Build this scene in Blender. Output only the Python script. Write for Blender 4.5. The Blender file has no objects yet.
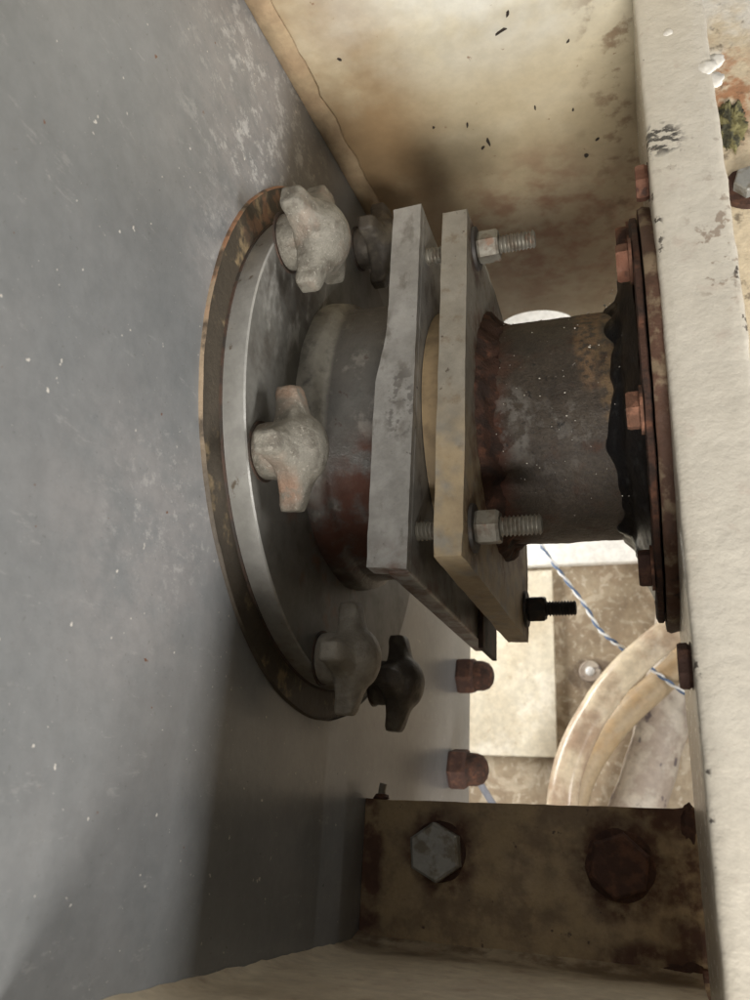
import bpy, bmesh, math, random
from mathutils import Vector, Matrix, noise
C = bpy.context.scene
col = C.collection
PI = math.pi
CM = 0.01
random.seed(4)

# ------------------------------------------------------------------ camera
camd = bpy.data.cameras.new('camera'); cam = bpy.data.objects.new('camera', camd); col.objects.link(cam)
yaw, pitch, roll, f = 0.3473782, 0.3656669, 0.0566293, 792.57
F = Vector((-math.sin(yaw)*math.cos(pitch), math.cos(yaw)*math.cos(pitch), math.sin(pitch)))
R = Vector((math.cos(yaw), math.sin(yaw), 0)); U = R.cross(F)
R2 = R*math.cos(roll) + U*math.sin(roll); U2 = R2.cross(F)
cam.matrix_world = Matrix(((R2.x, U2.x, -F.x, 16.316*CM), (R2.y, U2.y, -F.y, -37.703*CM), (R2.z, U2.z, -F.z, -18.042*CM), (0, 0, 0, 1)))
camd.sensor_fit = 'VERTICAL'; camd.sensor_height = 36; camd.lens = 36*f/1000
camd.clip_start = 0.01; camd.clip_end = 50
camd.dof.use_dof = True; camd.dof.focus_distance = 0.36; camd.dof.aperture_fstop = 18
C.camera = cam

# ------------------------------------------------------------------ world and lamps
w = bpy.data.worlds.new('World'); C.world = w; w.use_nodes = True
bg = w.node_tree.nodes['Background']; bg.inputs[0].default_value = (1.0, 0.93, 0.82, 1); bg.inputs[1].default_value = 0.01

def lamp(name, loc, target, sx, sy, power, color=(1, 1, 1)):
    l = bpy.data.lights.new(name, 'AREA'); l.shape = 'RECTANGLE'; l.size = sx*CM; l.size_y = sy*CM
    l.energy = power; l.color = color
    o = bpy.data.objects.new(name, l); col.objects.link(o)
    o.location = Vector(loc)*CM
    o.rotation_euler = (Vector(target)-Vector(loc)).to_track_quat('-Z', 'Y').to_euler()
    return o
lamp('opening_light_below', (26, -57, -95), (6, -4, 4), 34, 34, 15.5, (1, .96, .90))
lamp('opening_light_side', (95, -15, -14), (0, -20, -10), 12, 50, 5.6, (1, .985, .96))
lamp('opening_light_front', (30, -80, 80), (12, -12, -2), 40, 40, 1.2, (1, .96, .90))
lamp('fill_light_low_front', (26, -110, 10), (8, -5, -2), 50, 50, 1.1, (1, .96, .90))  # added fill lamp that lifts the lower knobs and bracket
lamp('room_light_left', (-28, 44, 14), (14, 60, 4), 14, 40, 3.1, (1, .96, .90))
lamp('room_light_above', (30, 40, 60), (10, 60, 2), 30, 20, 1.4, (1, .95, .87))

vs = C.view_settings; vs.view_transform = 'Standard'; vs.look = 'None'; vs.exposure = 0; vs.gamma = 1

# ------------------------------------------------------------------ materials
def M(name, base, rough=.5, metal=0, layers=(), bumps=(), spec=.5, var=1.):
    m = bpy.data.materials.new(name); m.use_nodes = True
    nt = m.node_tree; N = nt.nodes; L = nt.links
    b = N['Principled BSDF']
    geo = N.new('ShaderNodeNewGeometry')
    sc = N.new('ShaderNodeVectorMath'); sc.operation = 'SCALE'; sc.inputs['Scale'].default_value = 100
    L.new(geo.outputs['Position'], sc.inputs[0]); P = sc.outputs[0]
    def ntex(scale, detail=6, stretch=(1, 1, 1), off=(0, 0, 0), rgh=.6, dist=0):
        mp = N.new('ShaderNodeMapping'); mp.inputs['Scale'].default_value = stretch; mp.inputs['Location'].default_value = off
        L.new(P, mp.inputs[0])
        n = N.new('ShaderNodeTexNoise'); n.inputs['Scale'].default_value = scale; n.inputs['Detail'].default_value = detail
        n.inputs['Roughness'].default_value = rgh; n.inputs['Distortion'].default_value = dist
        L.new(mp.outputs[0], n.inputs['Vector']); return n.outputs['Fac']
    def rng(v, a, b_, lo=0., hi=1.):
        r = N.new('ShaderNodeMapRange'); r.interpolation_type = 'SMOOTHSTEP'
        r.inputs['From Min'].default_value = a; r.inputs['From Max'].default_value = b_
        r.inputs['To Min'].default_value = lo; r.inputs['To Max'].default_value = hi
        L.new(v, r.inputs['Value']); return r.outputs['Result']
    def math_(op, a, b_):
        n = N.new('ShaderNodeMath'); n.operation = op
        for i, v in ((0, a), (1, b_)):
            if isinstance(v, (int, float)): n.inputs[i].default_value = v
            else: L.new(v, n.inputs[i])
        return n.outputs[0]
    colr = None; rg = None
    rgb = N.new('ShaderNodeRGB'); rgb.outputs[0].default_value = (*base, 1); colr = rgb.outputs[0]
    rv = N.new('ShaderNodeValue'); rv.outputs[0].default_value = rough; rg = rv.outputs[0]
    k = 0
    for ly in layers:
        k += 1
        mask = None
        if 'noise' in ly:
            scale, thr, soft = ly['noise'][:3]; det = ly['noise'][3] if len(ly['noise']) > 3 else 6
            n = ntex(scale, det, ly.get('stretch', (1, 1, 1)), (k*7.3+3, k*3.1, k*5.7), ly.get('rgh', .6), ly.get('dist', 0))
            mask = rng(n, thr-soft, thr+soft)
        for reg in ly.get('regions', []):
            pass
        if 'region' in ly:      # union of ellipsoids (centre, radii, softness)
            tot = None
            for (c, r, s) in ly['region']:
                mp = N.new('ShaderNodeVectorMath'); mp.operation = 'SUBTRACT'; mp.inputs[1].default_value = c; L.new(P, mp.inputs[0])
                dv = N.new('ShaderNodeVectorMath'); dv.operation = 'DIVIDE'; dv.inputs[1].default_value = r; L.new(mp.outputs[0], dv.inputs[0])
                ln = N.new('ShaderNodeVectorMath'); ln.operation = 'LENGTH'; L.new(dv.outputs[0], ln.inputs[0])
                wob = ntex(ly.get('wob', .5), 6, (1, 1, 1), (k*2.3, 4, 1))
                d = math_('ADD', ln.outputs['Value'], math_('MULTIPLY', math_('SUBTRACT', wob, .5), ly.get('wobamt', .9)))
                e = rng(d, 1+s, 1-s)
                tot = e if tot is None else math_('MAXIMUM', tot, e)
            mask = tot if mask is None else math_('MULTIPLY', mask, tot)
        if 'axis' in ly:
            ax, a, b_ = ly['axis']
            sp = N.new('ShaderNodeSeparateXYZ'); L.new(P, sp.inputs[0])
            v = sp.outputs[ax]
            wob = ntex(ly.get('wob', .5), 6, (1, 1, 1), (k*2.3, 4, 1))
            v = math_('ADD', v, math_('MULTIPLY', math_('SUBTRACT', wob, .5), ly.get('wobamt', 1.)))
            e = rng(v, a, b_)
            mask = e if mask is None else math_('MULTIPLY', mask, e)
        mask = math_('MULTIPLY', mask, ly.get('k', 1.))
        mx = N.new('ShaderNodeMix'); mx.data_type = 'RGBA'; L.new(mask, mx.inputs[0]); L.new(colr, mx.inputs[6]); mx.inputs[7].default_value = (*ly['col'], 1)
        colr = mx.outputs[2]
        if 'rough' in ly:
            mr = N.new('ShaderNodeMix'); mr.data_type = 'FLOAT'; L.new(mask, mr.inputs[0]); L.new(rg, mr.inputs[2]); mr.inputs[3].default_value = ly['rough']; rg = mr.outputs[0]
    # fine all-over unevenness of tone
    v = rng(ntex(1.3, 10, rgh=.7), .3, .7, 1-.14*var, 1+.12*var)
    hs = N.new('ShaderNodeVectorMath'); hs.operation = 'SCALE'; L.new(colr, hs.inputs[0]); L.new(v, hs.inputs['Scale'])
    L.new(hs.outputs[0], b.inputs['Base Color'])
    rr = math_('ADD', rg, math_('MULTIPLY', math_('SUBTRACT', ntex(2.2, 8), .5), .25*var))
    L.new(rr, b.inputs['Roughness'])
    b.inputs['Metallic'].default_value = metal
    b.inputs['Specular IOR Level'].default_value = spec
    prev = None
    for bp in bumps:
        scale, dist = bp[:2]; st = bp[2] if len(bp) > 2 else (1, 1, 1)
        bn = N.new('ShaderNodeBump'); bn.inputs['Strength'].default_value = 1; bn.inputs['Distance'].default_value = dist*CM
        L.new(ntex(scale, 7, st, (9, 2, 5)), bn.inputs['Height'])
        if prev: L.new(prev, bn.inputs['Normal'])
        prev = bn.outputs[0]
    if prev: L.new(prev, b.inputs['Normal'])
    return m

RUST = (.17, .065, .028); DRUST = (.05, .022, .013); ORUST = (.32, .14, .07)
mt = {}
mt['tank'] = M('worn_grey_tank_paint', (.226, .234, .238), .30, .12, [
    dict(col=(.165, .172, .175), noise=(.09, .5, .16, 5), k=.6),
    dict(col=(.285, .285, .285), noise=(.14, .55, .16, 6), k=.55),
    dict(col=(.33, .315, .31), noise=(.5, .47, .12, 10), rgh=.7, stretch=(1, .7, 1.2), k=.6, region=[((0, -12, 11), (9, 6, 8), .6), ((0, -15.5, -10), (9, 4.5, 4.5), .6), ((0, -13, 4), (9, 3.4, 3.4), .6)], wob=.3),
    dict(col=(.56, .555, .54), noise=(1.5, .555, .04, 12), stretch=(1, .6, .8), rgh=.8, rough=.45, k=.75, region=[((0, -10.5, 12.5), (9, 6.5, 7), .6)], wob=.35),
    dict(col=(.50, .485, .47), noise=(2.6, .58, .05, 12), stretch=(1, .7, .9), rgh=.8, rough=.5, k=.6, region=[((0, -12.8, 4), (9, 2.6, 3.4), .5), ((0, -14.5, -8.5), (9, 3.2, 3), .7)], wob=.35),
    dict(col=(.42, .41, .40), noise=(1.0, .615, .03, 12), stretch=(1, .35, 1.2), rgh=.8, k=.35),
    dict(col=(.7, .66, .60), noise=(2.6, .745, .010, 2), k=.85, rough=.7),
    dict(col=(.6, .57, .52), noise=(7, .725, .02, 3), k=.6, rough=.7),
    dict(col=(.12, .115, .11), noise=(5, .68, .03, 6), k=.45),
    dict(col=RUST, noise=(1.5, .75, .012, 3), k=.9)],
    [(.25, .03), (9, .0025), (2.0, .006)], var=.5)
mt['cover_face'] = M('dull_dark_grey_cover_paint', (.15, .145, .13), .5, 0, [
    dict(col=(.42, .41, .38), noise=(1.1, .56, .08, 8), stretch=(1, 1.3, .5), k=.7, region=[((1, -9, 6), (3, 4, 5), .5)]),
    dict(col=(.06, .05, .04), noise=(.4, .56, .1, 6), k=.7),
    dict(col=RUST, noise=(.6, .6, .08, 6), k=.6, region=[((1.2, -2, -6), (3, 5, 5), .5)])], [(3, .015)])
mt['cover_edge'] = M('bare_grey_cover_edge', (.33, .325, .30), .42, .25, [
    dict(col=(.42, .41, .39), noise=(.3, .5, .2, 6), k=.6),
    dict(col=(.12, .085, .05), noise=(.8, .66, .03, 5), k=.8),
    dict(col=(.14, .1, .06), noise=(.5, .5, .15, 6), axis=(2, -8, -13), k=.8)], [(4, .008), (1, .012)])
mt['rim'] = M('grimy_brown_rim_shaded_top', (.06, .047, .032), .6, 0, [
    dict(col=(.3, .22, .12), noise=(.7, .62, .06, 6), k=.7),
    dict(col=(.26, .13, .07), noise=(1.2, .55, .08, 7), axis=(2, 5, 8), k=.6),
    dict(col=(.012, .011, .010), axis=(2, 10.6, 11.3), wobamt=.5, k=.97)], [(3, .04), (8, .02)])  # black upper end is the groove's shade put into the colour
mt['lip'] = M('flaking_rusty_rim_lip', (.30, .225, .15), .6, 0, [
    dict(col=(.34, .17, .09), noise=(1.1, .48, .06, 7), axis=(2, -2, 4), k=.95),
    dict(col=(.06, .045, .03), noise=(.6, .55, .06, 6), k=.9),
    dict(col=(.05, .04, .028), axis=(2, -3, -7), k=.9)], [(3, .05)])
mt['neck'] = M('grey_neck_paint_with_rust', (.10, .095, .086), .4, 0, [

    dict(col=(.10, .09, .08), noise=(.5, .5, .1, 6), k=.7),
    dict(col=(.28, .26, .23), noise=(.9, .6, .06, 8), k=.5),
    dict(col=(.10, .035, .02), noise=(.6, .45, .12, 7), region=[((4.5, -4, -7), (3.5, 5, 5), .35)], k=.95, rough=.8),
    dict(col=(.36, .34, .29), noise=(1.2, .36, .15, 7), region=[((1.6, -6, 2), (1.1, 5, 6.5), .15)], wobamt=.2, k=.85, rough=.6),
    dict(col=DRUST, noise=(1.4, .68, .03, 5), k=.8)], [(1.5, .05), (6, .02)])
mt['flange_grey'] = M('galvanised_grey_flange', (.29, .28, .26), .42, .2, [
    dict(col=(.38, .37, .35), noise=(.5, .5, .12, 7), k=.8),
    dict(col=(.12, .11, .10), noise=(2.2, .55, .04, 5), region=[((6.6, -8.3, -1.5), (.7, 1, 1.8), .3)], k=.7),
    dict(col=(.17, .155, .135), noise=(1.0, .6, .07, 8), stretch=(1, 1, .6), k=.75),
    dict(col=(.08, .07, .06), noise=(2.2, .70, .03, 4), k=.8),
    dict(col=(.13, .06, .035), noise=(.8, .5, .1, 6), axis=(2, -7.5, -9.6), k=.9)], [(1.3, .04), (5, .02), (14, .006)])
mt['flange_tan'] = M('dusty_tan_flange', (.25, .225, .18), .6, .05, [
    dict(col=(.30, .275, .23), noise=(.5, .5, .12, 7), k=.6),
    dict(col=(.18, .13, .08), noise=(1.1, .6, .06, 8), k=.6),
    dict(col=(.07, .045, .03), noise=(2.4, .69, .03, 5), k=.8),
    dict(col=(.42, .315, .18), noise=(.6, .42, .12, 6), axis=(2, -1, -5), k=.75),  # yellow light on the lower part put into the colour
    dict(col=(.09, .045, .025), noise=(1.1, .48, .1, 8), region=[((9.6, -7.1, 7.0), (1, 1.7, 1.7), .3), ((9.6, -7.1, -7.2), (1, 1.7, 1.7), .3), ((9.6, 7.1, -7.2), (1, 1.7, 1.7), .3)], k=.85),
    dict(col=(.13, .055, .03), noise=(1.2, .5, .09, 8), region=[((9.6, 0, 0), (1.5, 7.6, 7.4), .1)], k=.85)], [(1.6, .03), (7, .015)])
mt['spacer'] = M('tan_plastic_spacer', (.33, .24, .135), .55, 0, [dict(col=(.17, .12, .07), noise=(.8, .55, .1, 6), k=.6)], [(3, .01)])
mt['gasket'] = M('dark_gasket', (.035, .028, .022), .7, 0, [dict(col=(.075, .04, .025), noise=(1, .5, .1, 6), k=.8)], [(3, .04)])
mt['knob'] = M('weathered_cast_metal', (.215, .20, .165), .5, .2, [
    dict(col=(.27, .25, .21), noise=(.7, .52, .12, 7), k=.6),
    dict(col=(.10, .085, .065), noise=(1.3, .56, .08, 8), k=.65),
    dict(col=(.28, .20, .15), noise=(.5, .58, .08, 8), k=.45),
    dict(col=(.38, .22, .14), noise=(1.8, .42, .12, 8), region=[((2.2, -10.6, -2.1), (1.2, 1, .7), .3), ((2.4, -11.2, -6.6), (1.2, 1.2, .8), .3)], k=.65),
    dict(col=(.48, .45, .39), noise=(7, .64, .04, 5), k=.6)], [(2.5, .05), (7, .05), (20, .02)], var=1)
mt['knob_brightened'] = M('brightened_cast_metal', (.36, .33, .28), .5, .1, [dict(col=(.24, .215, .175), noise=(.9, .5, .1, 8), k=.8)], [(2.5, .05), (7, .05), (20, .02)])  # knob metal with a lighter colour to brighten the shaded bottom knob
mt['knob_dark'] = M('dark_cast_metal', (.085, .072, .058), .55, .1, [dict(col=(.15, .13, .10), noise=(1.0, .55, .08, 7), k=.8)], [(1.5, .06), (7, .035)])  # darker tone of the knob metal
mt['steel'] = M('dull_grey_bolt_steel', (.23, .215, .18), .5, .4, [dict(col=(.14, .11, .08), noise=(2, .55, .1, 7), k=.8), dict(col=(.18, .09, .05), noise=(1.2, .62, .05, 6), k=.7)], [(6, .02)])
mt['steel_dark'] = M('blackened_bolt_steel', (.045, .04, .036), .55, .2, [dict(col=(.09, .06, .04), noise=(2, .6, .1, 7), k=.8)], [(6, .02)])
mt['zinc'] = M('grey_zinc_bolt_head', (.30, .30, .28), .5, .3, [dict(col=(.16, .13, .09), noise=(1.2, .57, .08, 7), k=.8)], [(4, .02)])
mt['rusty'] = M('brown_rust', (.13, .06, .035), .85, 0, [dict(col=(.30, .14, .085), noise=(1.4, .55, .08, 8), k=.8), dict(col=(.04, .02, .014), noise=(1.1, .56, .08, 8), k=.85)], [(2.5, .09), (9, .04)])
mt['rusty_deep'] = M('deep_brown_rust', (.06, .026, .015), .85, 0, [dict(col=(.14, .058, .032), noise=(1.4, .58, .07, 8), k=.8), dict(col=(.025, .014, .01), noise=(1.1, .55, .08, 8), k=.85)], [(2.5, .09), (9, .04)])
mt['rusty_pink'] = M('pale_painted_rust', (.20, .095, .06), .8, 0, [dict(col=(.14, .055, .03), noise=(1.8, .5, .08, 8), k=.8), dict(col=(.05, .025, .018), noise=(1.3, .62, .06, 8), k=.9)], [(2.5, .07), (9, .03)])
mt['rusty_dark'] = M('dark_bolt_rust', (.055, .026, .018), .85, 0, [dict(col=(.11, .05, .03), noise=(1.4, .55, .08, 8), k=.8)], [(2.5, .09), (9, .04)])
mt['pipe'] = M('rusted_dark_pipe', (.045, .033, .024), .5, 0, [
    dict(col=(.068, .052, .036), noise=(.45, .52, .15, 8), k=.7),
    dict(col=(.078, .06, .042), noise=(6, .53, .08, 8), k=.6),
    dict(col=(.028, .02, .014), noise=(.8, .58, .09, 9), k=.6),
    dict(col=(.085, .034, .018), noise=(.6, .62, .09, 8), k=.6, rough=.85),
    dict(col=(.02, .015, .012), noise=(9, .60, .04, 4), k=.7),
    dict(col=(.095, .03, .016), noise=(1.2, .45, .12, 9), axis=(0, 11.4, 10.0), wobamt=1.4, k=.85, rough=.9),
    dict(col=(.22, .13, .065), noise=(3.5, .48, .10, 9), region=[((14.5, -4.2, 2.8), (.62, 4.5, 3.6), .25)], wobamt=.5, k=.8),
    dict(col=(.26, .165, .08), noise=(2.0, .50, .10, 8), region=[((15.5, -4.5, 1.2), (.7, 4.5, 3.6), .3)], wobamt=.6, k=.6),
    dict(col=(.20, .185, .165), noise=(1.6, .50, .06, 9), region=[((11.2, -5.6, -1.7), (.75, 1.6, 1.6), .3)], wob=1.4, k=.65),
    dict(col=(.16, .145, .125), noise=(1.8, .55, .07, 9), region=[((12.8, -5.6, -2.4), (1.9, 2, 1.6), .4)], wob=1., k=.45),
    dict(col=(.012, .009, .007), noise=(1.3, .67, .03, 6), k=.9),
    dict(col=(.42, .39, .35), noise=(5.5, .72, .015, 3), k=.7)], [(1.0, .07), (3.5, .06), (11, .04), (25, .015)])
mt['backing'] = M('rust_stained_cream_backing', (.22, .16, .10), .7, 0, [dict(col=(.085, .038, .022), noise=(.9, .46, .06, 8), k=.95), dict(col=(.02, .014, .01), noise=(1.2, .58, .06, 7), axis=(2, -6, -9), k=.9)], [(2, .08)])
mt['tar'] = M('glossy_black_sealant', (.010, .010, .011), .32, 0, [dict(col=(.03, .03, .03), noise=(1.2, .6, .06, 6), k=.8, rough=.5)], [(1.2, .08), (5, .02)])
mt['ceil'] = M('stained_cream_paint_lit_patch', (.62, .55, .39), .42, 0, [
    dict(col=(.68, .63, .50), noise=(.12, .5, .2, 4), k=.5),
    dict(col=(.42, .335, .20), noise=(.10, .38, .22, 4), axis=(1, -12, -2), wobamt=4, wob=.12, k=.75),
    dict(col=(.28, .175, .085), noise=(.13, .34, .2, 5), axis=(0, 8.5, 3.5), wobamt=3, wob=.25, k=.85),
    dict(col=(.70, .69, .63), noise=(.2, .40, .2, 4), region=[((11, -13, 18), (6.5, 5, 3), .6)], wob=.2, k=.85),  # pale patch paints the light falling on the near end
    dict(col=(.30, .20, .115), noise=(.12, .42, .2, 4), axis=(1, -1, 9), wobamt=4, wob=.15, k=.6, rough=.6),
    dict(col=(.24, .075, .04), noise=(.5, .52, .13, 8), region=[((11.5, 9, 20), (6, 8, 4), .5)], wob=.25, k=.6, rough=.7),
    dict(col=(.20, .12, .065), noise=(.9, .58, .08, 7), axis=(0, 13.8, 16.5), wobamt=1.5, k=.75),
    dict(col=(.22, .11, .06), noise=(2.2, .72, .03, 4), k=.7)], [(.35, .04), (6, .004), (1.4, .006)], var=.5)
mt['seam'] = M('tan_sealant_bead', (.40, .30, .185), .55, 0, [dict(col=(.30, .20, .12), noise=(.6, .5, .15, 6), k=.5)], [(.8, .12), (4, .02)])
mt['beam'] = M('thick_cream_white_paint', (.60, .555, .47), .26, 0, [
    dict(col=(.63, .59, .51), noise=(.4, .5, .2, 5), k=.5),
    dict(col=(.50, .41, .34), noise=(.9, .64, .06, 8), k=.4),
    dict(col=(.05, .04, .035), noise=(1.5, .63, .02, 5), region=[((17.5, -11, 4.2), (.3, 2, 3.0), .3), ((20.35, -11, 1), (.25, 2, 5), .3), ((17.5, -11, -16), (.2, 2, 5), .3)], k=.9),
    dict(col=(.035, .032, .03), noise=(2.0, .50, .04, 5), stretch=(1, 1, 1.9), region=[((18.0, -11, 7.7), (.85, 1, .8), .3)], wob=1.5, k=.95),
    dict(col=(.22, .15, .10), noise=(2.1, .60, .04, 6), region=[((19.6, -11, 2.3), (.9, 1, 2.6), .4)], k=.7),
    dict(col=(.30, .25, .21), noise=(1.7, .60, .03, 6), region=[((18.7, -11, 6.9), (1.9, 1, .9), .4)], k=.6),
    dict(col=(.05, .045, .04), noise=(1.6, .735, .015, 4), k=.85)], [(1.5, .06, (1, 1, 1.2)), (3.2, .016), (.35, .05)], var=.4)
mt['bracket'] = M('grimy_shaded_cream_bracket', (.27, .195, .10), .5, 0, [  # grime, with the shade low in the frame put into the brown too
    dict(col=(.33, .25, .15), noise=(.3, .50, .15, 8), region=[((9, 9, -22), (6, 3, 2.5), .6)], k=.7),
    dict(col=(.12, .075, .04), noise=(.5, .52, .09, 8), k=.65),
    dict(col=(.07, .03, .018), noise=(.8, .45, .12, 8), region=[((4.5, 9, -20.2), (2.0, 3, 2.2), .25), ((14.1, 9, -20.4), (2.4, 3, 2.6), .25), ((.3, 9, -22), (.9, 3, 6), .3), ((17.4, 9, -23), (1.5, 3, 6), .35), ((15.5, 9, -25), (3, 3, 1.3), .4), ((16.5, 9, -17.9), (2, 3, .8), .3)], wob=.8, k=.95, rough=.8),
    dict(col=(.04, .02, .014), noise=(1.7, .70, .03, 4), k=.85)], [(.7, .05), (5, .02)])
mt['ledge'] = M('dirty_cream_ledge', (.56, .48, .35), .5, 0, [
    dict(col=(.28, .21, .135), noise=(.3, .5, .2, 4), k=.5),
    dict(col=(.10, .055, .03), noise=(.5, .5, .1, 8), axis=(1, 3, 9), k=.8),
    dict(col=RUST, noise=(.8, .62, .08, 7), k=.35)], [(.8, .03), (4, .01)])
mt['side'] = M('flaking_cream_side_panel', (.66, .56, .40), .5, 0, [
    dict(col=(.78, .75, .68), noise=(.25, .45, .1, 4), axis=(2, 20, 24), wobamt=5, k=.95),
    dict(col=(.40, .17, .07), noise=(.8, .50, .08, 8), region=[((21.8, 0, 20.6), (2.4, 3, 3.6), .4)], k=.85),
    dict(col=(.10, .07, .045), noise=(.9, .6, .05, 8), k=.7)], [(.8, .10), (4, .04)])
mt['moss'] = M('green_yellow_crust', (.22, .20, .09), .9, 0, [dict(col=(.05, .05, .035), noise=(1.4, .52, .05, 6), k=.9)], [(3, .12)])
mt['bgwall'] = M('mottled_tan_wall', (.34, .27, .185), .6, 0, [
    dict(col=(.40, .33, .235), noise=(.5, .5, .1, 8), k=.6),
    dict(col=(.26, .19, .125), noise=(.10, .51, .08, 9), dist=1.2, k=.6),
    dict(col=(.56, .49, .38), noise=(.34, .56, .05, 9), dist=1.0, k=.6),
    dict(col=(.66, .60, .49), noise=(1.3, .60, .05, 8), k=.5),
    dict(col=(.14, .10, .07), noise=(.8, .40, .12, 8), region=[((9.6, 60, -2.6), (3.0, 9, 2.0), .12)], wob=.6, wobamt=.5, k=.75)], [(.5, .12)])
mt['bgwhite'] = M('white_wall_board', (.85, .84, .80), .5, 0, [dict(col=(.72, .68, .6), noise=(.2, .6, .1, 6), k=.4)], [(1, .02)])
mt['paper'] = M('pale_cream_board', (.66, .61, .49), .6, 0, [dict(col=(.50, .42, .29), noise=(.13, .53, .14, 8), k=.65), dict(col=(.42, .32, .2), noise=(1.6, .66, .03, 6), k=.5), dict(col=(.84, .80, .7), noise=(.3, .6, .08, 6), k=.6)], [(1, .02)])
mt['hose'] = M('cream_rubber_hose', (.66, .56, .41), .22, 0, [dict(col=(.34, .22, .15), noise=(.16, .52, .10, 6), k=.75), dict(col=(.78, .70, .56), noise=(.3, .6, .08, 6), k=.5)], [(1, .03)])
mt['hose2'] = M('yellow_tan_hose', (.40, .31, .20), .45, 0, [dict(col=(.4, .27, .14), noise=(.3, .55, .08, 6), k=.6)], [(1, .03)])
mt['duct'] = M('dusty_grey_duct', (.36, .30, .25), .55, 0, [dict(col=(.55, .50, .42), noise=(.4, .52, .08, 8), k=.7), dict(col=(.10, .08, .09), noise=(.6, .64, .04, 5), k=.85)], [(1, .05)])
mt['blue'] = M('blue_wire_strand', (.08, .14, .26), .4); mt['white'] = M('white_wire_strand', (.75, .76, .76), .4)
mt['greyrod'] = M('grey_rod', (.28, .29, .33), .45)
mt['flake'] = M('dark_paint_flake', (.035, .025, .02), .7)
mt['lint'] = M('pale_lint', (.7, .66, .58), .8)
mt['putty'] = M('white_paint_drip', (.74, .71, .65), .4)

# ------------------------------------------------------------------ helpers (all numbers in centimetres)
def tag(o, label=None, cat=None, group=None, kind=None):
    if label: o['label'] = label
    if cat: o['category'] = cat
    if group: o['group'] = group
    if kind: o['kind'] = kind
    return o
def thing(name, label, cat, loc=(0, 0, 0), group=None, rot=(0, 0, 0)):
    o = bpy.data.objects.new(name, None); col.objects.link(o); o.empty_display_size = .01
    o.location = Vector(loc)*CM; o.rotation_euler = rot
    return tag(o, label, cat, group)
def obj(name, bm, mats, parent=None, smooth=False, origin=None, bevel=0, local=False):
    """bm in cm; world coordinates unless local=True (then in the parent's frame)."""
    if bevel:
        es = [e for e in bm.edges if len(e.link_faces) == 2 and e.calc_face_angle(0) > .6]
        bmesh.ops.bevel(bm, geom=es, offset=bevel, segments=2, affect='EDGES', profile=.6, clamp_overlap=True)
    bmesh.ops.recalc_face_normals(bm, faces=bm.faces)
    off = Vector((0, 0, 0))
    if parent is not None and not local:
        q = parent; 
        while q: off += Vector(q.location)/CM; q = q.parent
    elif parent is None and origin is not None: off = Vector(origin)
    for v in bm.verts: v.co = (v.co-off)*CM
    me = bpy.data.meshes.new(name); bm.to_mesh(me); bm.free()
    for m in (mats if isinstance(mats, (list, tuple)) else [mats]): me.materials.append(mt[m])
    o = bpy.data.objects.new(name, me); col.objects.link(o)
    if parent is not None: o.parent = parent
    elif origin is not None: o.location = off*CM
    if smooth:
        for p in me.polygons: p.use_smooth = True
        if smooth != 'all':
            me.set_sharp_from_angle(angle=math.radians(smooth if smooth is not True else 35))
    return o
def box(x0, x1, y0, y1, z0, z1, bm=None):
    bm = bm or bmesh.new()
    r = bmesh.ops.create_cube(bm, size=1)
    for v in r['verts']: v.co = Vector(((x0+x1)/2+v.co.x*(x1-x0), (y0+y1)/2+v.co.y*(y1-y0), (z0+z1)/2+v.co.z*(z1-z0)))
    return bm
def prism(pts, axis, a, b, bm=None):
    """polygon of 2-D points, extruded along axis from a to b"""
    bm = bm or bmesh.new()
    def mk(p, t): return {0: (t, p[0], p[1]), 1: (p[0], t, p[1]), 2: (p[0], p[1], t)}[axis]
    A = [bm.verts.new(mk(p, a)) for p in pts]; B = [bm.verts.new(mk(p, b)) for p in pts]
    bm.faces.new(A); bm.faces.new(list(reversed(B)))
    n = len(pts)
    for i in range(n): bm.faces.new((A[i], A[(i+1) % n], B[(i+1) % n], B[i]))
    return bm
def lathe(profile, cy=0, cz=0, n=96, bm=None, wob=None, closed=False, matf=None, a0=0, a1=2*PI):
    """profile of (x, r) turned round an axis parallel to X through (cy, cz)"""
    bm = bm or bmesh.new(); rings = []
    for (x, r) in profile:
        ring = []
        if r < 1e-6: ring = [bm.verts.new((x, cy, cz))]
        else:
            for i in range(n):
                a = a0+(a1-a0)*i/n; rr = r; xx = x
                if wob: dx, dr = wob(x, r, a); xx += dx; rr += dr
                ring.append(bm.verts.new((xx, cy+rr*math.cos(a), cz+rr*math.sin(a))))
        rings.append(ring)
    m = len(rings); idx = range(m if closed else m-1)
    for j in idx:
        A, B = rings[j], rings[(j+1) % m]
        for i in range(n):
            k = (i+1) % n
            try:
                if len(A) == 1: fc = bm.faces.new((A[0], B[i], B[k]))
                elif len(B) == 1: fc = bm.faces.new((A[i], A[k], B[0]))
                else: fc = bm.faces.new((A[i], A[k], B[k], B[i]))
                if matf: fc.material_index = matf(j)
            except ValueError: pass
    return bm
def hexprism(x0, x1, cy, cz, across, rot=0, ch=.08, bm=None):
    """hexagonal nut/head along X with chamfered corners"""
    bm = bm or bmesh.new(); R_ = across/math.sqrt(3)
    def ring(x, k): return [bm.verts.new((x, cy+R_*k*math.cos(rot+i*PI/3), cz+R_*k*math.sin(rot+i*PI/3))) for i in range(6)]
    rs = [ring(x0, .93), ring(x0+ch*(x1-x0), 1), ring(x1-ch*(x1-x0), 1), ring(x1, .90)]
    for A, B in zip(rs, rs[1:]):
        for i in range(6): bm.faces.new((A[i], A[(i+1) % 6], B[(i+1) % 6], B[i]))
    bm.faces.new(list(reversed(rs[0]))); bm.faces.new(rs[-1])
    return bm
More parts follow.
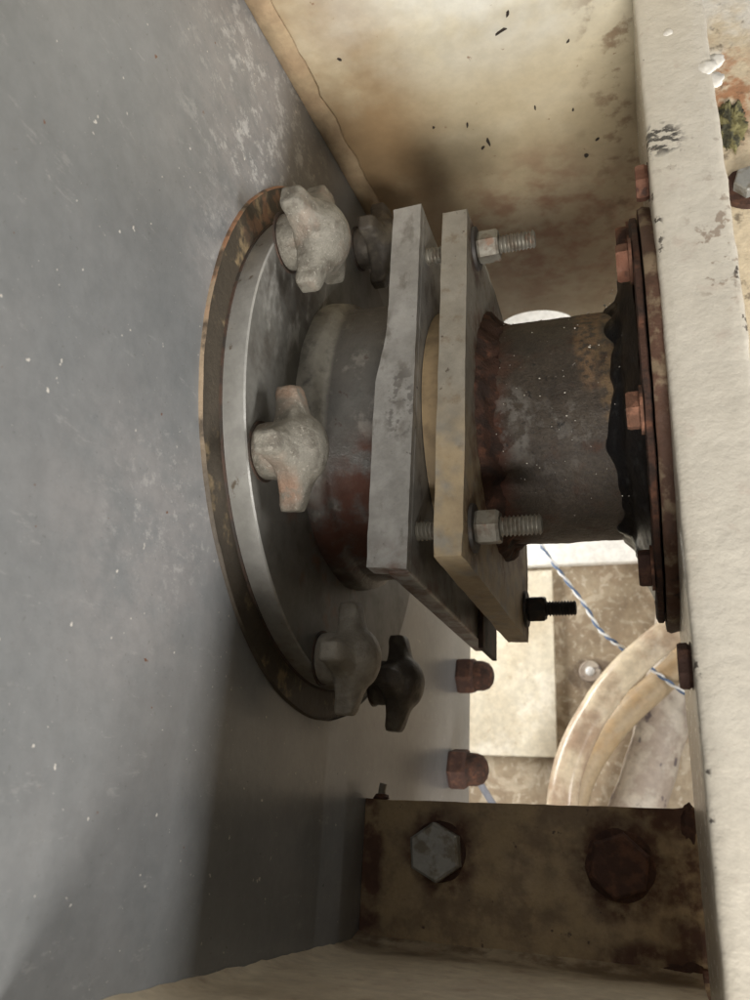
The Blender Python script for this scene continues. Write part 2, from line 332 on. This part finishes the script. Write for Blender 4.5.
def tube(pts, rad, n=16, sub=10, bm=None, wave=0):
    bm = bm or bmesh.new(); P = [Vector(p) for p in pts]; path = []
    for i in range(len(P)-1):
        a = P[max(i-1, 0)]; b = P[i]; c = P[i+1]; d = P[min(i+2, len(P)-1)]
        for k in range(sub):
            t = k/sub
            path.append(.5*((2*b)+(c-a)*t+(2*a-5*b+4*c-d)*t*t+(3*b-a-3*c+d)*t**3))
    path.append(P[-1]); rings = []; up = Vector((0, 1, .2)).normalized()
    for i, q in enumerate(path):
        T = (path[min(i+1, len(path)-1)]-path[max(i-1, 0)]).normalized()
        s = T.cross(up).normalized(); u = s.cross(T)
        r = rad*(1+wave*noise.noise(q*.3))
        rings.append([bm.verts.new(q+s*r*math.cos(2*PI*k/n)+u*r*math.sin(2*PI*k/n)) for k in range(n)])
    for A, B in zip(rings, rings[1:]):
        for i in range(n): bm.faces.new((A[i], A[(i+1) % n], B[(i+1) % n], B[i]))
    bm.faces.new(list(reversed(rings[0]))); bm.faces.new(rings[-1])
    return bm
def smin(a, b, k):
    h = max(0, min(1, .5+.5*(b-a)/k)); return b*(1-h)+a*h-k*h*(1-h)
def smax(a, b, k): return -smin(-a, -b, k)

# ------------------------------------------------------------------ setting behind everything
o = obj('back_wall', box(-160, 170, 60, 63, -140, 150), 'bgwall'); tag(o, 'mottled tan wall far behind the pipe', None, None, 'structure')
o = obj('upper_wall_board', box(-160, 170, 58.6, 59.9, 10.8, 149), 'bgwhite', bevel=.3); tag(o, 'white board covering the upper back wall', None, None, 'structure')
o = obj('pale_board', box(-16, 5.2, 59.1, 59.8, -12, 10.3), 'paper', origin=(-6, 59.9, -12), bevel=.1)
tag(o, 'flat pale cream board fixed on the back wall beside the hoses', 'board')
t = thing('wall_stud', 'small white dot headed stud in a dark patch of the back wall', 'stud', (9.2, 60, -2.1))
bm = bmesh.new(); bmesh.ops.create_uvsphere(bm, u_segments=16, v_segments=10, radius=.55)
for v in bm.verts: v.co = Vector((9.2+v.co.x, 59.7+v.co.y*.6, -2.1+v.co.z))
obj('head', bm, 'white', t, True)
bm = bmesh.new(); bmesh.ops.create_cone(bm, segments=24, radius1=1.3, radius2=1.15, depth=.3, cap_ends=True, matrix=Matrix.Translation((9.2, 59.8, -2.1)) @ Matrix.Rotation(PI/2, 4, 'X'))
obj('washer', bm, 'duct', t, True)

o = obj('hose', tube([(5.9, 50.5, -30), (6.23, 50.5, -19.98), (6.51, 50.5, -17.42), (7.23, 50.5, -13.72), (9.11, 50.5, -9.48), (12.05, 50.5, -5.15), (15.04, 50.5, -2.12), (18.0, 50.5, .28), (21.86, 50.5, 3.08), (33, 52, 9)], 1.6, 24, wave=.06), 'hose', None, 'all', (5.9, 50.5, -30))
tag(o, 'pale cream hose curving up nearest behind the pipe', 'hose')
o = obj('hose', tube([(6.2, 54.3, -28), (6.9, 54.3, -19.45), (7.9, 54.3, -15.2), (10.1, 54.3, -11.2), (13.4, 54.3, -7.3), (16.86, 54.3, -4.24), (21.77, 54.3, .36), (33, 55, 10)], 1.45, 24, wave=.05), 'hose2', None, 'all', (6.6, 54.3, -28))
tag(o, 'yellowish tan hose running just behind the pale cream hose', 'hose')
o = obj('duct', tube([(9.5, 57.2, -32), (12.3, 57.2, -20.18), (14.4, 57.2, -15.1), (16.4, 57.2, -9.37), (18.2, 57.2, -3.45), (20.0, 57.2, 5.56), (21.5, 57.2, 14)], 2.7, 32, wave=.08), 'duct', None, 'all', (9.5, 57.2, -32))
tag(o, 'thick dusty grey duct behind the lower part of the cream beam', 'duct')

# twisted wire
t = thing('twisted_wire', 'thin twisted blue and white wire hanging below the rusty pipe', 'wire', (4.98, 52.5, 11.07))
base = [Vector(p) for p in [(3.87, 52.5, 14.01), (4.98, 52.5, 11.07), (6.85, 52.5, 8.07), (9.39, 52.5, 4.23), (10.99, 52.5, 1.24), (13.21, 52.5, -.77), (15.95, 52.5, -2.94), (18.77, 52.5, -5.23), (22.4, 52.5, -7.71)]]
def along(P, s):
    i = min(int(s), len(P)-2); tt = s-i
    a = P[max(i-1, 0)]; b = P[i]; c = P[i+1]; d = P[min(i+2, len(P)-1)]
    return .5*((2*b)+(c-a)*tt+(2*a-5*b+4*c-d)*tt*tt+(3*b-a-3*c+d)*tt**3)
for ph, m_ in ((0, 'blue'), (PI, 'white')):
    pts = []
    for i in range(220):
        s = i/220*(len(base)-1.001); q = along(base, s); T = (along(base, min(s+.01, len(base)-1.001))-q).normalized()
        sd = T.cross(Vector((0, 1, 0))).normalized(); u_ = sd.cross(T); a = i*.34+1.3*noise.noise(Vector((i*.05, 2, 0)))+ph
        pts.append(q+(sd*math.cos(a)+u_*math.sin(a))*(.13+.06*noise.noise(Vector((i*.09, 8, 0)))))
    obj('strand', tube(pts, .13, 8, 1), m_, t, 'all')
o = obj('rod', tube([(-1.9, 45, -14), (-.1, 45, -16.6), (2.6, 45, -20.6), (5, 45, -24)], .35, 14, 3), 'greyrod', None, 'all', (2.6, 45, -20.6))
tag(o, 'thin grey rod just right of the lower rusty domed nut', 'rod')

# ------------------------------------------------------------------ frame around the hatch
def ceilz(y): return 17.52+.103*(y+14.9)
def grid_plate(corners, th, nx, ny, amp, axisn, bm=None):
    return bm
bm = bmesh.new()                       # sheet with a round hole near its far end
loops = [[(.02, -24), (20.2, -24), (20.2, 30), (.02, 30)], [(8.7+3.42*math.cos(2*PI*k/48), 22.42+3.42*math.sin(2*PI*k/48)) for k in range(48)]]
es = []
for lp in loops:
    vv = [bm.verts.new((x, y, ceilz(y))) for x, y in lp]
    es += [bm.edges.new((vv[k], vv[(k+1) % len(vv)])) for k in range(len(vv))]
bmesh.ops.triangle_fill(bm, use_beauty=True, use_dissolve=False, edges=es)
r = bmesh.ops.extrude_face_region(bm, geom=bm.faces[:])
for v in [g for g in r['geom'] if isinstance(g, bmesh.types.BMVert)]: v.co.z += .8
tank = thing('tank', 'large dark grey painted steel tank wall with scuffs on the left', 'tank', (0, 0, -24))
bmt = box(-1.2, 0, -70, 36.4, -60, 60)
obj('wall_plate', bmt, 'tank', tank, bevel=.12)
t = thing('upper_panel', 'stained cream painted panel across the top between tank and beam', 'panel', (9, 0, 18.5))
obj('sheet', bm, 'ceil', t)
# sealant bead along the tank joint, uneven
bm = bmesh.new(); prev = None
for i in range(90):
    y = -24+53.9*i/89; zc = ceilz(y)
    wd = 1.25+.16*noise.noise(Vector((y*.55, 3, 0)))+.08*noise.noise(Vector((y*2, 7, 0)))
    dp = .13+.05*noise.noise(Vector((y*.8, 1, 5)))
    ring = [bm.verts.new((.02, y, zc-.02)), bm.verts.new((.02, y, zc-dp)), bm.verts.new((wd*.6, y, zc-dp)), bm.verts.new((wd*.9, y, zc-dp*.7)), bm.verts.new((wd, y, zc-.02))]
    if prev:
        for k in range(5): bm.faces.new((prev[k], prev[(k+1) % 5], ring[(k+1) % 5], ring[k]))
    else: bm.faces.new(ring)
    prev = ring
bm.faces.new(list(reversed(prev)))
obj('sealant_bead', bm, 'seam', t, 'all')
# loose flakes stuck on the panel
for (x, y, ln, wd, an) in [(3.05, -10.2, .16, .26, .9), (11.3, -9.4, .75, .16, 1.2), (11.8, -10.3, .35, .14, .4), (8.3, -3.6, .5, .13, .2), (9.2, -1.9, .75, .16, -.1), (8.8, -1.5, .3, .15, .5), (12.2, -3.8, .4, .12, .1), (14.4, -7.8, .3, .12, .6), (14.2, -3, .22, .12, 0), (6.4, -4, .2, .15, 0), (15.3, -.2, .3, .12, 1), (14.6, 1, .35, .2, .2)]:
    bm = bmesh.new(); n = 7
    vs_ = [Vector((x, y, 0))+Matrix.Rotation(an, 3, 'Z') @ Vector((wd/2*math.cos(2*PI*k/n)*(1+.5*random.uniform(-1, 1)), ln/2*math.sin(2*PI*k/n)*(1+.3*random.uniform(-1, 1)), 0)) for k in range(n)]
    A = [bm.verts.new((v.x, v.y, ceilz(v.y)+.01)) for v in vs_]; B = [bm.verts.new((v.x, v.y, ceilz(v.y)-.06)) for v in vs_]
    bm.faces.new(A); bm.faces.new(B)
    for k in range(n): bm.faces.new((A[k], A[(k+1) % n], B[(k+1) % n], B[k]))
    obj('flake', bm, 'flake', t)

# right beam: thick painted, slightly uneven edges
beam = thing('beam', 'thick cream white painted steel beam with chipped edges on the right', 'beam', (18.9, -5, -30))
bm = bmesh.new(); nz = 190; prev = None
for i in range(nz+1):
    z = -45+90*i/nz
    def w_(s, a=.05): return a*noise.noise(Vector((z*.9, s, 0)))+a*.5*noise.noise(Vector((z*3, s, 4)))
    x0, x1 = 17.52+w_(1, .03), 20.3+w_(2, .08); y0 = -11
    prof = [(x0, -.2), (x0, y0+.28), (x0+.05+w_(3, .02), y0+.12), (x0+.18, y0+.02), (x0+.45, y0)]
    prof += [(x0+.45+(x1-x0-.7)*k/5, y0+w_(10+k, .03)) for k in range(1, 6)]
    prof += [(x1-.08, y0+.06), (x1, y0+.2), (x1, -.2)]
    ring = [bm.verts.new((a, b, z)) for a, b in prof]
    if prev:
        for k in range(len(ring)): bm.faces.new((prev[k], prev[(k+1) % len(ring)], ring[(k+1) % len(ring)], ring[k]))
    prev = ring
obj('bar', bm, 'beam', beam, 'all')
# lumps of paint at the beam edge
for (x, y, z, r) in [(18.75, -10.98, 13.4, .2), (20.1, -10.95, 11.0, .38), (20.3, -10.8, 10.4, .4), (20.4, -10.7, 11.5, .42)]:
    bm = bmesh.new(); bmesh.ops.create_icosphere(bm, subdivisions=3, radius=r)
    for v in bm.verts:
        v.co *= 1+.35*noise.noise(v.co*6+Vector((x, y, z))); v.co.y *= .3; v.co += Vector((x, y, z))
    obj('paint_lump', bm, 'putty', beam, 'all')

t = thing('side_panel', 'flaking cream panel with rust behind the right edge of the beam', 'panel', (24, 0, 10))
obj('sheet', box(20.42, 60, -.1, .9, -45, 60), 'side', t, bevel=.1)
def lump(c, rr, seed, amp=.4, fr=1.2, sub=4):
    bm = bmesh.new(); bmesh.ops.create_icosphere(bm, subdivisions=sub, radius=1)
    for v in bm.verts:
        k = 1+amp*noise.fractal(v.co*fr*2+Vector((seed, 0, 0)), 1, 2, 4)
        v.co = Vector((c[0]+v.co.x*k*rr[0], c[1]+v.co.y*k*rr[1], c[2]+v.co.z*k*rr[2]))
    return bm
obj('crust', lump((22.35, -.2, 18.0), (.7, .3, 1.5), 3, .55, 1.6, 5), 'moss', t, 'all')
obj('crust', lump((21.4, -.2, 18.3), (.5, .35, 1.5), 8, .5), 'rusty_dark', t, 'all')
t = thing('bolt', 'grey bolt head in a rusty ring at the right edge behind the beam', 'bolt', (22.9, -.1, 13.6))
bm = hexprism(0, .9, 0, 0, 1.5, .2)
for v in bm.verts: v.co = Vector((22.9+v.co.y, -.1-v.co.x, 13.6+v.co.z))
obj('head', bm, 'zinc', t)
bm = lathe([(0, 0), (0, 1.35), (.25, 1.25), (.3, 0)], n=32, wob=lambda x, r, a: (0, .15*noise.noise(Vector((math.cos(a)*2, math.sin(a)*2, 1)))))
for v in bm.verts: v.co = Vector((22.9+v.co.y, -.1-v.co.x, 13.6+v.co.z))
obj('washer', bm, 'rusty_dark', t, True)

# bottom ledge and bolted bracket
def ledz(y): return -24.2-.0432*(y+12.66)
t = thing('ledge', 'dirty cream painted ledge along the bottom of the tank', 'ledge', (9, 0, -25))
bm = bmesh.new(); ny, nx = 60, 40; G = []
for j in range(ny+1):
    y = -18.9+31*j/ny; row = []
    for i in range(nx+1):
        x = .03+17.5*i/nx
        z = ledz(y)+.05*noise.noise(Vector((x*.7, y*.7, 0)))
        if x < 1.2: z += .22*(1-x/1.2)**2*(1+.5*noise.noise(Vector((y*1.3, 0, 2))))
        if y > 6.8: z += .5*max(0, (y-6.8)/2)**2 if y < 8.8 else .5
        row.append(bm.verts.new((x, y, z)))
    G.append(row)
for j in range(ny):
    for i in range(nx): bm.faces.new((G[j][i], G[j][i+1], G[j+1][i+1], G[j+1][i]))
r = bmesh.ops.extrude_face_region(bm, geom=bm.faces[:])
for v in [g for g in r['geom'] if isinstance(g, bmesh.types.BMVert)]: v.co.z -= 1.2
obj('plate', bm, 'ledge', t, 50)

brk = thing('bracket', 'brown stained cream bracket plate bolted across the bottom', 'bracket', (9, 9, -25))
top = [(.03, -17.75)]+[(.25+17.3*i/24, -17.8+.4*i/24*.9+.05*noise.noise(Vector((i*.7, 3, 0)))) for i in range(1, 24)]+[(17.55, -17.35), (19.4, -17.3)]
bm = prism([(.03, -26), (.03, -22)]+top+[(19.4, -26)], 1, 8.6, 9.5)
obj('plate', bm, 'bracket', brk, bevel=.08)
obj('corner_rust', lump((17.5, 8.75, -18.2), (.5, .3, .9), 5, .3), 'rusty_dark', brk, 'all')
obj('corner_rust', lump((16.9, 8.7, -24.9), (1.3, .3, .5), 9, .35), 'rusty_dark', brk, 'all')
for (x, z, a, m_, lab, wr) in [(4.45, -20.3, 2.6, 'zinc', 'grey hexagonal bolt head on the left side of the bottom bracket', 1.55), (14.0, -20.3, 2.75, 'rusty_dark', 'dark rusted hexagonal bolt head on the right side of the bottom bracket', 1.75)]:
    t = thing('bolt', lab, 'bolt', (x, 8.6, z))
    bm = hexprism(.18, 1.15, 0, 0, a, PI/6+.08 if m_ == 'zinc' else .35, .12)
    for v in bm.verts: v.co = Vector((x+v.co.y, 8.6-v.co.x, z+v.co.z))
    obj('head', bm, m_, t, bevel=.05)
    bm = lathe([(0, 0), (.0, wr), (.09, wr*.96), (.18, 0)], n=40, wob=lambda x_, r_, a_: (0, r_*.07*noise.noise(Vector((math.cos(a_)*2, math.sin(a_)*2, x)))))
    for v in bm.verts: v.co = Vector((x+v.co.y, 8.6-v.co.x, z+v.co.z))
    obj('washer', bm, 'rusty_dark', t, True)
t = thing('stud', 'tiny corroded stud standing on the left end of the bottom bracket', 'stud', (.9, 8.9, -17.6))
bm = tube([(.85, 8.95, -17.8), (.88, 8.95, -17.3), (.95, 8.95, -16.9)], .22, 10, 3)
obj('shank', bm, 'knob', t, 'all')
obj('collar', lump((.85, 8.95, -17.65), (.45, .4, .2), 2, .4, 1, 3), 'rusty_dark', t, 'all')

# ------------------------------------------------------------------ hatch
HY, HZ = .22, .26
hatch = thing('hatch', 'round grey hatch cover with short neck and square flange on the tank', 'hatch', (0, HY, HZ))
nz3 = lambda a, s, f_=3: noise.fractal(Vector((math.cos(a)*f_, math.sin(a)*f_, s)), 1, 2, 4)
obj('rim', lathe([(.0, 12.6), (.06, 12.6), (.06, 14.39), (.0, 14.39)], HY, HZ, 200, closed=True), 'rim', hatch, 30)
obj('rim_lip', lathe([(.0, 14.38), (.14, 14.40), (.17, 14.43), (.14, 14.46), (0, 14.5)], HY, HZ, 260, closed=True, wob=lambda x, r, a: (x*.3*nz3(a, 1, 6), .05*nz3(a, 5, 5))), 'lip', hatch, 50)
obj('gasket_ring', lathe([(.02, 12.0), (.02, 13.02), (.16, 12.98), (.16, 12.0)], HY, HZ, 160, closed=True), 'gasket', hatch, 30)
prof = [(.05, 6), (.05, 12.9), (.1, 12.92), (1.12, 12.88), (1.18, 12.80), (1.18, 6)]
obj('cover_plate', lathe(prof, HY, HZ, 240, closed=True, matf=lambda j: 1 if j in (1, 2, 3) else 0), ['cover_face', 'cover_edge'], hatch, 30)
NY, NZ = .15, .6
prof = [(1.15, 7.95), (1.3, 8.0), (1.9, 7.95), (2.15, 7.85), (2.3, 7.62), (2.45, 7.48), (6.2, 7.45), (6.2, 5), (1.15, 5)]
def nw(x, r, a):
    if r < 6: return (0, 0)
    k = .10 if x < 2.1 else .02
    return (0, k*nz3(a, x*.6, 4))
obj('neck', lathe(prof, NY, NZ, 160, closed=True, wob=nw), 'neck', hatch, 60)
# square flange: plate, with a thicker lip on its near side
def edgew(z, s, a=.03): return a*noise.noise(Vector((z*1.1, s, 0)))+a*.6*noise.noise(Vector((z*3.3, s, 2)))
bm = box(6.24, 7.2, -7.9, 9.2, -9.2, 9.25)
obj('flange_plate', bm, 'flange_grey', hatch, bevel=.12)
pts = [(7.18+edgew(z, 1), z) for z in [9.25-18.4*i/40 for i in range(41)]]
def lx(z):
    k = max(0, min(1, (2.6-z)/3.4)); k = k*k*(3-2*k)
    return 5.78-.42*k+(.10*(-2-z)/7 if z < -2 else 0)
left = [(lx(z)+edgew(z, 5), z) for z in [-9.0+18.2*i/40 for i in range(41)]]
obj('flange_edge', prism(pts+left, 1, -8.3, -7.3), 'flange_grey', hatch, 40)
obj('gasket', box(7.22, 7.5, 5.5, 9.6, -9.7, 2), 'gasket', hatch, bevel=.05)

# ------------------------------------------------------------------ spacer between the flanges
sp = thing('spacer_ring', 'tan ring clamped in the gap between the two square flanges', 'spacer', (8, -.6, 0))
obj('ring', lathe([(7.24, 4.6), (7.24, 6.7), (8.46, 6.7), (8.46, 4.6)], -.6, .05, 96, closed=True), 'spacer', sp, 30)

# ------------------------------------------------------------------ rusty pipe with its flanges
pipe = thing('pipe', 'short rusty dark pipe with tan square flange running into the beam', 'pipe', (13, -.6, 0))
bm = prism([(-8.95, -8.9), (-8.95, 7.85), (8.05, 7.85), (8.05, -8.9)], 0, 8.48, 9.6)
bmesh.ops.subdivide_edges(bm, edges=bm.edges[:], cuts=30, use_grid_fill=True)
for v in bm.verts: v.co += Vector((.035*noise.noise(v.co*.9), .035*noise.noise(v.co*.9+Vector((5, 0, 0))), .03*noise.noise(v.co*.9+Vector((0, 9, 0)))))
obj('square_flange', bm, 'flange_tan', pipe, 40, bevel=.1)
bm = lathe([(9.55+7.2*i/70, 5.62) for i in range(71)]+[(16.75, 4.8), (9.55, 4.8)], -.6, .05, 150, closed=True,
           wob=lambda x, r, a: (0, .05*noise.fractal(Vector((x*1.1, math.cos(a)*5, math.sin(a)*5)), 1, 2, 4) if r > 5 else 0))
obj('pipe_wall', bm, 'pipe', pipe, 'all')
def weldw(x, r, a):
    n_ = noise.fractal(Vector((x*2, math.cos(a)*7, math.sin(a)*7)), 1, 2, 5)
    return (.3*n_*(x-9.6), .2*n_)
bm = lathe([(9.58, 6.35), (9.8, 6.25), (10.0, 6.05), (10.2, 5.85), (10.4, 5.68), (10.6, 5.5)], -.6, .05, 200, wob=weldw)
obj('weld_bead', bm, 'rusty_deep', pipe, 'all')
bm = lathe([(16.62, 5.4), (16.62, 9.5), (16.68, 9.65), (16.9, 9.65), (16.95, 9.55), (16.95, 5.4)], -.6, .05, 160, closed=True, wob=lambda x, r, a: (.035*nz3(a, x, 8), .10*nz3(a, 3, 12)))
obj('wall_flange', bm, 'rusty_deep', pipe, 50)
bm = lathe([(17.02, 5.4), (17.02, 10.0), (17.2, 10.1), (17.58, 10.0), (17.58, 5.4)], -.6, .05, 160, closed=True, wob=lambda x, r, a: (.02*nz3(a, x, 8), .14*nz3(a, 9, 14)))
obj('backing_plate', bm, 'backing', pipe, 50)
# black sealant, running and lumpy
def tarw(x, r, a):
    n1 = noise.fractal(Vector((math.cos(a)*3.0, math.sin(a)*3.0, 2)), 1, 2, 2)
    n2 = noise.fractal(Vector((math.cos(a)*5, math.sin(a)*5, x*.8)), 1, 2, 2)
    t_ = (16.4-x)/1.3
    return (-.75*n1*t_, .13*n2)
bm = lathe([(16.6, 8.6), (16.5, 8.3), (16.35, 7.9), (16.2, 7.5), (16.0, 7.0), (16.0, 6.5), (15.85, 6.1), (15.65, 5.92), (15.45, 5.74), (15.35, 5.5)], -.6, .05, 220, wob=tarw)
obj('sealant', bm, 'tar', pipe, 'all')
# lint and dust stuck on the pipe: uncountable specks
bm = bmesh.new()
for i in range(70):
    a = PI+random.uniform(-1.3, 1.1); x = random.uniform(10.2, 16.2); r_ = 5.68 if x < 15.1 else 6.1+.9*(x-15.1)
    q = Vector((x, -.6+r_*math.cos(a), .05+r_*math.sin(a))); s = random.uniform(.015, .035)*(1.8 if random.random() < .1 else 1)
    res_ = bmesh.ops.create_icosphere(bm, subdivisions=1, radius=s)
    st = random.uniform(.6, 2.2); m_ = Matrix.Rotation(random.uniform(0, 3), 3, Vector((random.random(), random.random(), random.random()+.1)).normalized())
    for v in res_['verts']: v.co = q+m_ @ Vector((v.co.x*st, v.co.y*.6, v.co.z))
o = obj('lint', bm, 'lint', pipe); o['kind'] = 'stuff'

# bolts round the wall flange
labs = {157.5: ('rusty orange bolt head above the middle on the wall flange, left of the beam', 'rusty_pink'), 202.5: ('reddish bolt head at middle height of the wall flange in black sealant', 'rusty'),
        247.5: ('dark rusty bolt head at the bottom of the wall flange, above the hoses', 'rusty_dark'), 112.5: ('rusty bolt head high on the wall flange against the cream panel', 'rusty'),
        67.5: ('far upper bolt head on the wall flange hidden behind the pipe', 'rusty_dark'), 292.5: ('far lower bolt head on the wall flange behind the pipe', 'rusty_dark')}
for k, (an, (lab, m_)) in enumerate(labs.items()):
    if k > 3: continue
    a = math.radians(an); y, z = -.6+9*math.cos(a), .05+9*math.sin(a)
    t = thing('flange_bolt', lab, 'bolt', (16.3, y, z), 'bolts round the wall flange')
    obj('head', hexprism(16.0, 16.58, y, z, 1.35, .3*k, .2), m_, t, bevel=.1)
    obj('washer', lathe([(16.5, 0), (16.5, .95), (16.62, .95), (16.62, 0)], y, z, 28), 'rusty', t, 30)
for (y, z, m_, lab, x0) in [(-9.2, 7.2, 'rusty_pink', 'pinkish rusty bolt head on the side of the beam, above the wall flange', 17.0), (-9.2, -13.2, 'rusty_dark', 'black bolt head on the side of the beam, below the wall flange', 17.1)]:
    t = thing('beam_bolt', lab, 'bolt', (17.6, y, z), 'bolts in the side of the beam')
    obj('head', hexprism(x0, 17.5, y, z, 1.35, .5, .25), m_, t, bevel=.12)
    obj('washer', lathe([(17.5, 0), (17.5, .8), (17.62, .8), (17.62, 0)], y, z, 24), 'rusty_dark', t, 30)

# ------------------------------------------------------------------ threaded bolts through the flanges
for (y, z, m_, lab) in [(-7.09, 7.0, 'steel', 'upper near grey threaded bolt with nut on the tan square flange'), (-7.09, -7.15, 'steel', 'lower near grey threaded bolt with nut on the tan square flange'),
                        (7.09, -7.2, 'steel_dark', 'black threaded bolt at the far lower corner of the tan square flange')]:
    t = thing('threaded_bolt', lab, 'bolt', (9.6, y, z), 'threaded bolts joining the square flanges')
    prof = [(7.0, 0), (7.0, .4)]
    x = 7.0
    while x < 12.35: prof += [(x+.02, .36), (x+.085, .44), (x+.155, .36)]; x += .17
    prof += [(12.45, .34), (12.47, 0)]
    obj('threaded_rod', lathe(prof, y, z, 20), m_, t, 20)
    obj('nut', hexprism(9.78, 10.78, y, z, 1.32, .25+y*.01, .12), m_, t, bevel=.04)
    obj('washer', lathe([(9.62, 0), (9.62, 1.05), (9.76, 1.02), (9.76, 0)], y, z, 32), 'steel_dark', t, 30)

# ------------------------------------------------------------------ cast clamping knobs on the hatch (axis along X)
def lobed(kscale=1.):
    bm = bmesh.new(); n = 144
    st = [.85, .92, .99, 1.08, 1.2, 1.35, 1.5, 1.65, 1.8, 1.92, 2.02, 2.12, 2.22, 2.35, 2.5, 2.65, 2.78, 2.86, 2.9]
    rings = []
    for x in st:
        t_ = (x-.85)/2.05
        body = 1.2+.36*math.sin(min(1, t_*1.25)*PI*.62) if x < 1.8 else 1.52*math.sqrt(max(0, 1-((x-1.7)/1.215)**2))+.02
        wx = max(0, min(1, (x-.86)/.2))*max(0, min(1, (2.24-x)/.5)); wx = math.sqrt(max(0, wx*(2-wx)))
        ring = []
        for i in range(n):
            a = 2*PI*i/n; best = 0
            for l in range(4):
                d = (a-l*PI/2+PI) % (2*PI)-PI
                if abs(d) < PI/2*.98:
                    wd = .48; Rl = 2.68
                    r1 = Rl/math.cos(d) if abs(d) < 1.2 else 99; r2 = wd/max(abs(math.sin(d)), 1e-3)
                    # arm widens towards the body
                    r2 = wd/max(abs(math.sin(d)), 1e-3)*(1+.55*max(0, (2.2-min(r1, r2))/1.2)); r = smin(r1, r2, .45); best = max(best, r)
            arm = best*wx
            r = smax(body, arm, .75) if arm > .3 else body
            ring.append(bm.verts.new((x-.10*max(0, r-1.5), r*math.cos(a), r*math.sin(a))))
        rings.append(ring)
    for A, B in zip(rings, rings[1:]):
        for i in range(n): bm.faces.new((A[i], A[(i+1) % n], B[(i+1) % n], B[i]))
    bm.faces.new(list(reversed(rings[0]))); bm.faces.new(rings[-1])
    for _ in range(1): bmesh.ops.smooth_vert(bm, verts=bm.verts, factor=.5, use_axis_x=True, use_axis_y=True, use_axis_z=True)
    for v in bm.verts:
        d = noise.fractal(v.co*.9, 1, 2, 2)*.06; v.co += Vector((d, d*v.co.y/2, d*v.co.z/2))
    return bm
def knob(y, z, rot, m_, lab, x0=1.18, s=1.0):
    t = thing('hand_knob', lab, 'knob', (x0, y, z), 'cast hand knobs clamping the hatch', (rot, 0, 0)); t.scale = (s, s, s)
    obj('lobed_grip', lobed(), m_, t, 'all', local=True)
    obj('hub', lathe([(.0, 0), (.0, 1.12), (.1, 1.2), (.5, 1.24), (1.0, 1.22), (1.05, .9)], n=48), m_, t, 40, local=True)
    obj('washer', lathe([(-.02, 0), (-.02, 1.32), (.07, 1.32), (.07, 0)], n=40), 'gasket', t, 30, local=True)
    return t
knob(-10.3, 6.6, math.radians(-3), 'knob', 'cast metal knob at the upper left of the hatch, two grips facing out', s=1.08)
knob(-10.3, -4.3, math.radians(17), 'knob', 'rust tipped cast metal knob at the left middle of the hatch cover')
knob(-2.1, -11.6, math.radians(3), 'knob_brightened', 'cast metal knob at the bottom of the hatch, left of a dark one')
knob(5.7, -11.6, math.radians(0), 'knob_dark', 'dark cast knob at the bottom of the hatch, hindmost')
knob(-1.3, 13.2, math.radians(8), 'knob_dark', 'shadowed cast knob at the top of the hatch behind the grey flange')  # dark metal puts this knob's shade into its colour

# ------------------------------------------------------------------ domed nuts at the far edge of the tank
for (y, z, lab) in [(31.6, -7.1, 'rusty domed nut at the far tank edge, upper of two'), (29.2, -15.0, 'rusty domed nut at the far tank edge, lower of two')]:
    t = thing('domed_nut', lab, 'nut', (0, y, z), 'rusty domed nuts at the far tank edge')
    obj('base', hexprism(0.02, 1.5, y, z, 2.9, .2, .15), 'rusty_dark', t, bevel=.08)
    obj('dome', lathe([(1.4, 1.3), (2.2, 1.28), (2.7, 1.1), (3.0, .72), (3.12, .35), (3.15, 0)], y, z, 28), 'rusty_deep', t, 'all')
